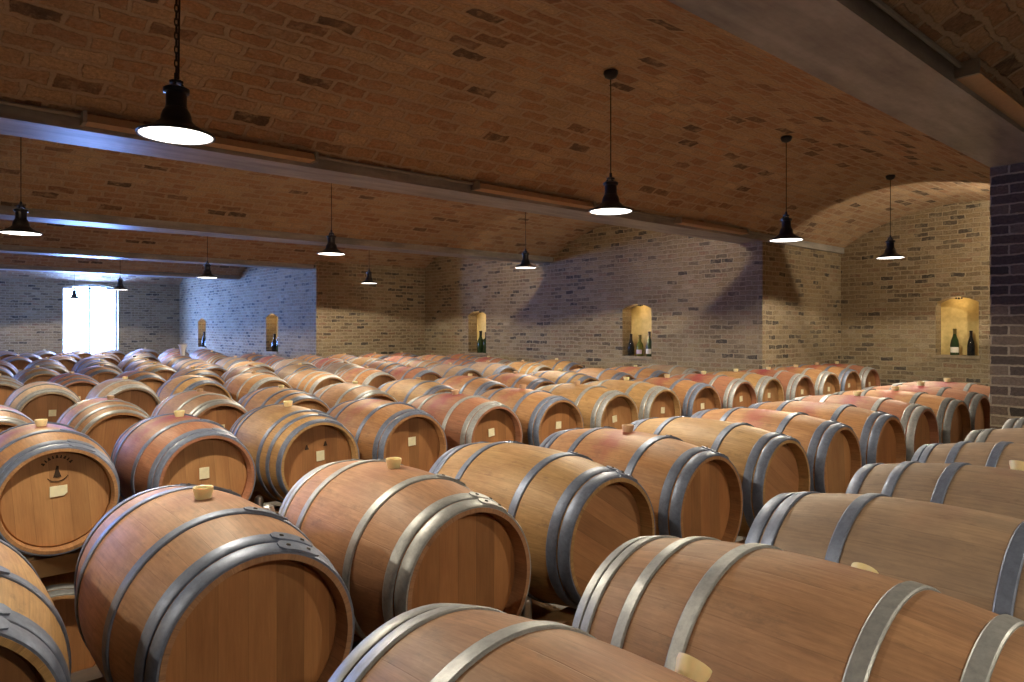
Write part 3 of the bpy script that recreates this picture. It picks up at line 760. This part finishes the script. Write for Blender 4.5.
for n_, (yf, x0, x1) in enumerate([(10.75, -.08, 11.92), (12.8, .6, 11.6), (14.95, .4, 12.4), (17.1, .8, 11.8), (19.4, 1.1, 8.1), (21.6, .7, 7.7), (23.9, 1.2, 8.2), (26.2, .9, 7.9)]):
    rack('r', x0, x1, yf, 'timber and steel rack hidden under row %s' % ['four','five','six','seven','eight','nine','ten','eleven'][n_], lower=False)
# lower tier, glimpsed through the gaps
low = [(1.01, B0, 'lower-tier barrel glimpsed beneath the yellow-bung barrel'), (2.01, B0, 'lower-tier barrel in the dark below the round-bung barrel'), (.01, B0, 'lower-tier barrel in the dark at bottom left corner'), (3.01, B0, 'lower-tier barrel in the dark below the slanted-plank barrel'), (.79, C0, 'lower-tier barrel below the stamped barrel'), (1.79, C0, 'lower-tier barrel in shadow below the red-stained white-card barrel'), (2.79, C0, 'lower-tier barrel in shadow below the eight-hooped barrel')]
for x, yf, lab in low:
    barrel(x, yf, ZL, lab, 'barrels of the lower tier', 'oak', 'six', 'steel_dark', 'lo', 0, 0, None)

# white funnel standing on a far barrel
m = MB(); m.lathe([(0, 0), (0, .05), (.10, .06), (.26, .10), (.30, .13), (.30, .12), (.25, .085), (.10, .045), (.02, .04), (.02, 0)], 18)
tag(link('funnel', m.mesh('funnel', M['plastic_white']), loc=(5.7, 19.4+LB/2-.05, zz(ZR)+RB-.01)), 'white plastic funnel standing on a far barrel right of the bright window', 'funnel')

# ---------------------------------------------------------------- niches: sills, lamps and bottles
def bottle(x, y, z, h, r, kind, glass_, foil, paper, label, group):
    e = tag(empty('wine_bottle', (x, y, z)), label, 'bottle', group)
    m = MB()
    if kind == 'flute': pr = [(0, 0), (0, r*.9), (.02, r), (.38, r), (.55, r*.82), (.70, r*.48), (.80, r*.34), (.93, r*.31), (.93, 0)]
    elif kind == 'burgundy': pr = [(0, 0), (0, r*.9), (.02, r), (.45, r), (.56, r*.85), (.66, r*.5), (.74, r*.36), (.93, r*.33), (.93, 0)]
    else: pr = [(0, 0), (0, r*.9), (.02, r), (.58, r), (.65, r*.9), (.70, r*.5), (.74, r*.37), (.93, r*.35), (.93, 0)]
    m.lathe([(a*h, b_) for a, b_ in pr], 20); link('glass_body', m.mesh('glass_body', M[glass_], ang=45), e)
    m = MB(); m.lathe([(.80*h, r*.40), (.93*h, r*.385), (.945*h, r*.44), (.985*h, r*.44), (h, r*.36), (h, 0)], 16); link('capsule', m.mesh('capsule', M[foil]), e)
    if paper:
        m = MB(); n = 10
        for i in range(n):
            a, b_ = R(130+10*i*1.2), R(130+10*(i+1)*1.2); q = r*1.02
            m.quad([(q*cos(a), q*sin(a), .10*h), (q*cos(b_), q*sin(b_), .10*h), (q*cos(b_), q*sin(b_), .30*h), (q*cos(a), q*sin(a), .30*h)])
        link('paper_label', m.mesh('paper_label', M[paper]), e)
nichenames = {('A', 0): 'right-hand wall niche', ('B', 0): 'middle wall niche', ('B', 1): 'narrow-looking niche left of centre', ('C', 0): 'niche in the bluish wall', ('C', 1): 'leftmost far niche'}
BOT = {('A', 0): [(4.19, .56, .085, 'flute', 'g_green', 'foil_gold', 'paper_w', 'tall green bottle with white label, left one in the right-hand wall niche'), (3.93, .52, .07, 'flute', 'g_black', 'foil', None, 'slim black bottle, right one in the right-hand wall niche')],
 ('B', 0): [(9.22, .52, .075, 'flute', 'g_black', 'foil', None, 'black bottle, leftmost of three in the middle wall niche'), (8.99, .50, .085, 'burgundy', 'g_olive', 'foil_gold', 'paper_p', 'olive bottle with lilac label, centre of three in the middle niche'), (8.75, .58, .08, 'flute', 'g_green', 'foil', 'paper_w', 'tall dark green bottle, rightmost of three in the middle niche')],
 ('B', 1): [(14.25, .66, .11, 'burgundy', 'g_green', 'foil', None, 'tall dark green bottle, left one in the niche left of centre'), (14.0, .62, .12, 'bordeaux', 'g_green', 'foil', None, 'broad dark green bottle, right one in the niche left of centre')],
 ('C', 0): [(19.62, .58, .10, 'burgundy', 'g_black', 'foil', None, 'dark bottle, left one in the glowing niche of the bluish wall'), (19.28, .72, .09, 'flute', 'g_green', 'foil', None, 'taller green bottle, right one in the glowing bluish-wall niche')],
 ('C', 1): [(25.9, .62, .10, 'flute', 'g_black', 'foil', None, 'dark bottle, left one in the leftmost far niche'), (25.55, .52, .10, 'burgundy', 'g_green', 'foil', 'paper_w', 'dark bottle, right one in the leftmost far niche')]}
for wn_, X in (('A', XA), ('B', XB), ('C', XC)):
    for i, (c0, c1_, zb, zsp, zt, dep) in enumerate(NICHES[wn_]):
        yc = (c0+c1_)/2; nm = nichenames[wn_, i]
        m = MB(); m.box(-.05, dep, c0-.04-yc, c1_+.04-yc, -.045, .012)
        tag(link('stone_sill', m.mesh('stone_sill', M['sill'], False), loc=(X, yc, zb)), 'stone sill of the '+nm, 'sill', 'stone sills of the niches')
        e = tag(empty('niche_spotlight', (X+.14, yc, zt)), 'tiny dark spotlight under the arch of the '+nm, 'spotlight', 'niche spotlights')
        m = MB()
        for q in (-.05, 0, .05): m.lathe([(0, 0), (0, .018), (-.03-.01*(q == 0), .022), (-.03-.01*(q == 0), 0)], 8, c=(0, q, -.008))
        link('lamp_can', m.mesh('lamp_can', M['lamp_black']), e)
        L = bpy.data.lights.new('niche_bulb', 'POINT'); L.energy = 1.3 if wn_ != 'C' else 3.0; L.color = (1, .70, .36); L.shadow_soft_size = .03
        lo = bpy.data.objects.new('niche_bulb', L); COL.objects.link(lo); lo.parent = e; lo.location = (-.03, 0, -.07)
        for (y, h, r, kd, gl, fo, pa, lab) in BOT[wn_, i]:
            bottle(X+.15, y*G, zb+.014, h, r, kd, gl, fo, pa, lab, 'bottles in the '+nm)
